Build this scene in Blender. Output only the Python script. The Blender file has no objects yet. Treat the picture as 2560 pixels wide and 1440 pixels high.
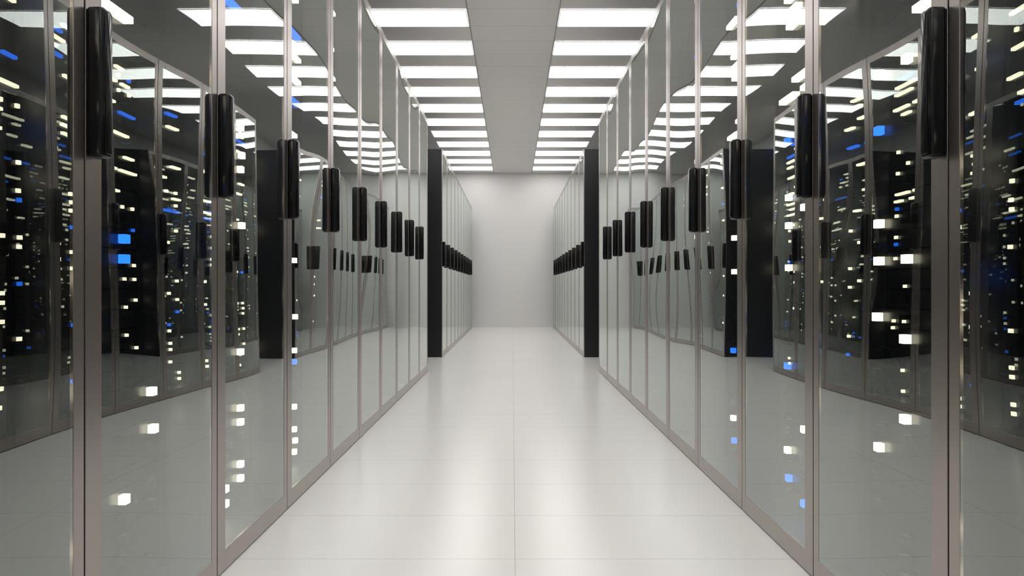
import bpy, bmesh, random, math
from mathutils import Vector
sc = bpy.context.scene
try:
    sc.view_settings.view_transform = 'Standard'
    sc.view_settings.look = 'None'
except Exception as e:
    print(e)

# ---------------------------------------------------------------- dimensions
W = 0.8187         # half aisle width
CAMX = -0.0077
CAMH = 0.80
CABH = 2.41        # cabinet height
CEIL = 3.17
CABW = 0.60
CABD = 1.10
YA, YB = -3.0, 14.5
XR = 2.3

# ---------------------------------------------------------------- materials
def newmat(name):
    m = bpy.data.materials.new(name); m.use_nodes = True
    nt = m.node_tree; nt.nodes.clear()
    out = nt.nodes.new('ShaderNodeOutputMaterial')
    return m, nt, out

def principled(name, col, rough=0.5, metal=0.0, noise=0.0, nscale=20, coat=0.0, stretch=None, spec=0.5):
    m, nt, out = newmat(name)
    b = nt.nodes.new('ShaderNodeBsdfPrincipled')
    b.inputs['Base Color'].default_value = (*col, 1)
    b.inputs['Roughness'].default_value = rough
    b.inputs['Metallic'].default_value = metal
    b.inputs['Coat Weight'].default_value = coat
    b.inputs['Specular IOR Level'].default_value = spec
    tc = nt.nodes.new('ShaderNodeTexCoord')
    mp = nt.nodes.new('ShaderNodeMapping')
    if stretch: mp.inputs['Scale'].default_value = stretch
    nz = nt.nodes.new('ShaderNodeTexNoise'); nz.inputs['Scale'].default_value = nscale
    nt.links.new(tc.outputs['Object'], mp.inputs[0]); nt.links.new(mp.outputs[0], nz.inputs['Vector'])
    mr = nt.nodes.new('ShaderNodeMapRange')
    mr.inputs['To Min'].default_value = max(0, rough - noise); mr.inputs['To Max'].default_value = rough + noise
    nt.links.new(nz.outputs['Fac'], mr.inputs['Value'])
    nt.links.new(mr.outputs[0], b.inputs['Roughness'])
    nt.links.new(b.outputs[0], out.inputs[0])
    return m

def emis(name, col, s):
    m, nt, out = newmat(name)
    e = nt.nodes.new('ShaderNodeEmission')
    e.inputs[0].default_value = (*col, 1); e.inputs[1].default_value = s
    nt.links.new(e.outputs[0], out.inputs[0])
    return m

def math_node(nt, op, a=None, b=None):
    n = nt.nodes.new('ShaderNodeMath'); n.operation = op
    for i, v in enumerate((a, b)):
        if v is None: continue
        if isinstance(v, (int, float)): n.inputs[i].default_value = v
        else: nt.links.new(v, n.inputs[i])
    return n.outputs[0]

def line_mask(nt, coord, period, offset, half):
    a = math_node(nt, 'SUBTRACT', coord, offset)
    a = math_node(nt, 'DIVIDE', a, period)
    a = math_node(nt, 'FRACT', math_node(nt, 'ADD', a, 100.5))
    a = math_node(nt, 'ABSOLUTE', math_node(nt, 'SUBTRACT', a, 0.5))
    return math_node(nt, 'LESS_THAN', a, half / period)

def tiled(name, col, joint, px, ox, py, oy, half, rough, jx=True, rnoise=0.03, spec=0.5):
    m, nt, out = newmat(name)
    b = nt.nodes.new('ShaderNodeBsdfPrincipled')
    tc = nt.nodes.new('ShaderNodeTexCoord')
    sp = nt.nodes.new('ShaderNodeSeparateXYZ')
    nt.links.new(tc.outputs['Object'], sp.inputs[0])
    my = line_mask(nt, sp.outputs['Y'], py, oy, half)
    if jx:
        mx = line_mask(nt, sp.outputs['X'], px, ox, half)
        mk = math_node(nt, 'MAXIMUM', mx, my)
    else: mk = my
    nz = nt.nodes.new('ShaderNodeTexNoise'); nz.inputs['Scale'].default_value = 1.3
    nt.links.new(tc.outputs['Object'], nz.inputs['Vector'])
    mix = nt.nodes.new('ShaderNodeMix'); mix.data_type = 'RGBA'
    mix.inputs['A'].default_value = (*col, 1); mix.inputs['B'].default_value = (*joint, 1)
    nt.links.new(mk, mix.inputs['Factor'])
    nt.links.new(mix.outputs['Result'], b.inputs['Base Color'])
    mr = nt.nodes.new('ShaderNodeMapRange')
    mr.inputs['To Min'].default_value = rough - rnoise; mr.inputs['To Max'].default_value = rough + rnoise
    nt.links.new(nz.outputs['Fac'], mr.inputs['Value'])
    nt.links.new(mr.outputs[0], b.inputs['Roughness'])
    b.inputs['Specular IOR Level'].default_value = spec
    nt.links.new(b.outputs[0], out.inputs[0])
    return m

M_floor = tiled('floor_tiles', (0.86, 0.845, 0.825), (0.60, 0.59, 0.57), 1.3, 0.0, 0.397, 2.08, 0.0014, 0.24, rnoise=0.015)
M_ceil = tiled('ceiling_panels', (0.88, 0.855, 0.84), (0.58, 0.56, 0.55), 1.0, 0.39, 0.3885, 5.98, 0.0022, 0.4, jx=False)
M_wall = principled('painted_wall', (0.80, 0.79, 0.78), 0.5, noise=0.05, nscale=3)
M_trim = principled('trim_metal', (0.45, 0.43, 0.42), 0.4, 0.3)
M_frame = principled('brushed_metal', (0.42, 0.375, 0.355), 0.25, 0.9, noise=0.01, nscale=3)
M_black = principled('black_powder_coat', (0.010, 0.011, 0.014), 0.38, 0.0, noise=0.05)
M_inner = principled('cabinet_interior', (0.004, 0.004, 0.005), 0.6, 0.0, noise=0.05, spec=0.2)
M_unit = principled('server_front_black', (0.004, 0.004, 0.005), 0.26, 0.0, noise=0.04, nscale=8, spec=0.45)
M_off = principled('indicator_off', (0.002, 0.002, 0.002), 0.3, spec=0.2)
M_handle = principled('gloss_black_handle', (0.004, 0.004, 0.005), 0.13, 0.0, noise=0.01, spec=0.35)
M_white = emis('indicator_white', (1.0, 0.90, 0.68), 5.0)
M_blue = emis('indicator_blue', (0.02, 0.17, 1.0), 3.2)
M_light = emis('light_diffuser', (1.0, 0.985, 0.965), 5.5)

def glassmat():
    m, nt, out = newmat('tinted_glass')
    geo = nt.nodes.new('ShaderNodeNewGeometry')
    nz = nt.nodes.new('ShaderNodeTexNoise'); nz.inputs['Scale'].default_value = 1.1
    nz.inputs['Detail'].default_value = 0.0
    nt.links.new(geo.outputs['Position'], nz.inputs['Vector'])
    bp = nt.nodes.new('ShaderNodeBump'); bp.inputs['Strength'].default_value = 1.0
    bp.inputs['Distance'].default_value = 0.010
    nt.links.new(nz.outputs['Fac'], bp.inputs['Height'])
    dot = nt.nodes.new('ShaderNodeVectorMath'); dot.operation = 'DOT_PRODUCT'
    nt.links.new(geo.outputs['Incoming'], dot.inputs[0]); nt.links.new(geo.outputs['Normal'], dot.inputs[1])
    c = math_node(nt, 'ABSOLUTE', dot.outputs['Value'])
    f = math_node(nt, 'POWER', math_node(nt, 'SUBTRACT', 1.0, c), 1.95)
    f = math_node(nt, 'ADD', math_node(nt, 'MULTIPLY', f, 0.84), 0.155)
    tr = nt.nodes.new('ShaderNodeBsdfTransparent'); tr.inputs[0].default_value = (0.90, 0.94, 0.92, 1)
    gl = nt.nodes.new('ShaderNodeBsdfGlossy'); gl.inputs['Roughness'].default_value = 0.0
    gl.inputs['Color'].default_value = (0.94, 0.985, 0.96, 1)
    nt.links.new(bp.outputs[0], gl.inputs['Normal'])
    mx = nt.nodes.new('ShaderNodeMixShader')
    nt.links.new(f, mx.inputs[0]); nt.links.new(tr.outputs[0], mx.inputs[1]); nt.links.new(gl.outputs[0], mx.inputs[2])
    nt.links.new(mx.outputs[0], out.inputs[0])
    return m
M_glass = glassmat()

# ---------------------------------------------------------------- mesh helpers
class MB:
    def __init__(s): s.v = []; s.f = []; s.m = []
    def box(s, x0, x1, y0, y1, z0, z1, mi=0):
        if x0 > x1: x0, x1 = x1, x0
        n = len(s.v)
        s.v += [(x0,y0,z0),(x1,y0,z0),(x1,y1,z0),(x0,y1,z0),(x0,y0,z1),(x1,y0,z1),(x1,y1,z1),(x0,y1,z1)]
        for q in ((0,3,2,1),(4,5,6,7),(0,1,5,4),(1,2,6,5),(2,3,7,6),(3,0,4,7)):
            s.f.append(tuple(n+i for i in q)); s.m.append(mi)
    def mesh(s, name, mats, bevel=0, seg=2):
        me = bpy.data.meshes.new(name)
        me.from_pydata(s.v, [], s.f)
        for m in mats: me.materials.append(m)
        me.polygons.foreach_set('material_index', s.m)
        me.update()
        if bevel:
            bm = bmesh.new(); bm.from_mesh(me)
            bmesh.ops.bevel(bm, geom=bm.edges[:], offset=bevel, segments=seg, affect='EDGES', profile=0.5)
            bm.to_mesh(me); bm.free()
        return me

def link(ob, parent=None):
    sc.collection.objects.link(ob)
    if parent: ob.parent = parent
    return ob

def obj(name, me, parent=None, loc=(0,0,0)):
    o = bpy.data.objects.new(name, me); o.location = loc
    return link(o, parent)

# ---------------------------------------------------------------- room
def room_box(name, a, mat):
    mb = MB(); mb.box(*a)
    return obj(name, mb.mesh(name, [mat]))
room_box('floor', (-XR, XR, YA, YB, -0.1, 0), M_floor)
room_box('ceiling', (-XR, XR, YA, YB, CEIL, CEIL+0.1), M_ceil)
room_box('wall_far', (-XR-0.1, XR+0.1, YB, YB+0.1, -0.1, CEIL+0.1), M_wall)
room_box('wall_near', (-XR-0.1, XR+0.1, YA-0.1, YA, -0.1, CEIL+0.1), M_wall)
room_box('wall_left', (-XR-0.1, -XR, YA, YB, -0.1, CEIL+0.1), M_wall)
room_box('wall_right', (XR, XR+0.1, YA, YB, -0.1, CEIL+0.1), M_wall)
room_box('baseboard_far', (-XR, XR, YB-0.012, YB, 0.0, 0.03), M_wall)
room_box('trim_1', (-0.397, -0.385, YA, YB, CEIL-0.006, CEIL), M_trim)
room_box('trim_2', (0.385, 0.397, YA, YB, CEIL-0.006, CEIL), M_trim)

# ceiling lights
LX0, LX1 = 0.40, 1.235
mb = MB()
hw = (LX1-LX0)/2; hl = 0.195
mb.box(-hw, hw, -hl, hl, -0.006, 0.0, 0)
fr = 0.006
mb.box(-hw, -hw+fr, -hl, hl, -0.010, 0.0, 1); mb.box(hw-fr, hw, -hl, hl, -0.010, 0.0, 1)
mb.box(-hw, hw, -hl, -hl+fr, -0.010, 0.0, 1); mb.box(-hw, hw, hl-fr, hl, -0.010, 0.0, 1)
ml = mb.mesh('ceiling_light', [M_light, M_ceil])
for k in range(-11, 11):
    yc = 5.98 + 0.195 + 0.777*k
    if yc < YA+0.3: continue
    for s in (-1, 1):
        obj('ceiling_light_panel', ml, loc=(s*(LX0+LX1)/2, yc, CEIL))

# ---------------------------------------------------------------- cabinets
RECESS = 0.15
def build_parts(s, seed):
    """local frame: origin at cabinet near aisle-side bottom corner; s = outward x sign; y along the row"""
    rnd = random.Random(seed)
    T = 0.008
    b = MB()
    e = 0.001
    b.box(s*T, s*CABD, e, 0.018, 0.0, CABH-0.004)
    b.box(s*T, s*CABD, CABW-0.018, CABW-e, 0.0, CABH-0.004)
    b.box(s*T, s*CABD, 0.018, CABW-0.018, CABH-0.03, CABH-0.004)
    b.box(s*T, s*CABD, 0.018, CABW-0.018, 0.0, 0.05)
    b.box(s*(CABD-0.02), s*CABD, 0.018, CABW-0.018, 0.05, CABH-0.03)
    b.box(s*RECESS, s*(RECESS+0.02), 0.018, CABW-0.018, 0.05, CABH-0.03, 1)
    b.box(s*(RECESS-0.03), s*RECESS, 0.018, 0.04, 0.05, CABH-0.03, 1)
    b.box(s*(RECESS-0.03), s*RECESS, CABW-0.04, CABW-0.018, 0.05, CABH-0.03, 1)
    body = b.mesh('cabinet_body', [M_black, M_inner])
    f = MB()
    f.box(0, s*T, 0.0025, 0.055, 0.004, CABH)
    f.box(0, s*T, CABW-0.034, CABW-0.0025, 0.004, CABH)
    f.box(0, s*T, 0.055, CABW-0.034, 0.004, 0.062)
    f.box(0, s*T, 0.055, CABW-0.034, CABH-0.045, CABH)
    frame = f.mesh('door_frame', [M_frame], bevel=0.0008, seg=1)
    y0, y1, z0, z1 = 0.055, CABW-0.034, 0.062, CABH-0.045
    q = MB()
    xg = s*0.0012
    q.v = [(xg,y0,z0),(xg,y1,z0),(xg,y1,z1),(xg,y0,z1)]
    q.f = [(0,1,2,3)] if s < 0 else [(3,2,1,0)]
    q.m = [0]
    glass = q.mesh('door_glass', [M_glass])
    u = MB(); pitch = 0.0485
    L = MB()
    z = 0.07
    xf = RECESS-0.012
    while z + pitch < CABH-0.04:
        d = rnd.choice((0.0, 0.0, 0.004))
        u.box(s*(xf-d), s*RECESS, 0.042, CABW-0.042, z+0.0012, z+pitch-0.0012)
        zc = z + pitch/2
        xo = xf - d
        if zc < 1.38 or rnd.random() < 0.15:
            for c in (0.10, 0.235, 0.37, 0.50):
                r = rnd.random()
                mi = 0 if r < 0.15 else (1 if r < 0.20 else (2 if r < 0.50 else None))
                if mi is None: continue
                L.box(s*(xo-0.018), s*xo, c-0.0108, c+0.0108, zc-0.0108, zc+0.0108, mi)
        else:
            y = 0.05 + rnd.random()*0.12
            while y < 0.45:
                ln = rnd.uniform(0.07, 0.24)
                if rnd.random() < 0.45:
                    mi = 0 if rnd.random() < 0.80 else 1
                    L.box(s*(xo-0.024), s*xo, y, min(y+ln, 0.55), zc-0.008, zc+0.008, mi)
                y += ln + rnd.uniform(0.03, 0.14)
        z += pitch
    units = u.mesh('server_units', [M_unit])
    leds = L.mesh('indicator_lamps', [M_white, M_blue, M_off])
    return dict(body=body, door_frame=frame, door_glass=glass, server_units=units, indicator_lamps=leds)

def handle_mesh(s):
    mb = MB()
    mb.box(-s*0.034, s*0.0, -0.0175, 0.0175, 0.0, 0.288)
    me = mb.mesh('handle', [M_handle], bevel=0.008, seg=5)
    bm = bmesh.new(); bm.from_mesh(me)
    r = bmesh.ops.create_cube(bm, size=1.0)
    for v in r['verts']:
        v.co = Vector((-s*0.0345 + v.co.x*0.004, v.co.y*0.021, 0.144 + v.co.z*0.272))
    ed = list({e for v in r['verts'] for e in v.link_edges})
    bmesh.ops.bevel(bm, geom=ed, offset=0.0018, segments=3, affect='EDGES', profile=0.5)
    bm.to_mesh(me); bm.free()
    for p in me.polygons: p.use_smooth = True
    return me

NV = 9
parts = {(s, i): build_parts(s, 100*i + (11 if s > 0 else 3)) for s in (-1, 1) for i in range(NV)}
handles = {s: handle_mesh(s) for s in (-1, 1)}
rr = random.Random(21)

def cabinet(s, y):
    e = bpy.data.objects.new('server_cabinet', None)
    e.empty_display_size = 0.1
    e.location = (s*W, y, 0.0)
    link(e)
    p = parts[(s, rr.randrange(NV))]
    for k, me in p.items(): obj(k, me, e)
    obj('door_handle', handles[s], e, (0, 0.0185, 1.049))

for s in (-1, 1):
    for k in range(-6, 9):
        cabinet(s, 1.336 + 0.6*k)
    for k in range(10):
        cabinet(s, 8.14 + 0.6*k)

# ---------------------------------------------------------------- world + camera
w = bpy.data.worlds.new('World'); sc.world = w; w.use_nodes = True
w.node_tree.nodes['Background'].inputs[0].default_value = (0.6, 0.62, 0.65, 1)
w.node_tree.nodes['Background'].inputs[1].default_value = 0.1
cam = bpy.data.cameras.new('camera'); cam.sensor_width = 36; cam.lens = 1761/2560*36
co = bpy.data.objects.new('camera', cam); link(co)
co.location = (CAMX, 0, CAMH); co.rotation_euler = (math.radians(90), 0, 0)
cam.shift_x = -1/2560
cam.clip_start = 0.02
sc.camera = co
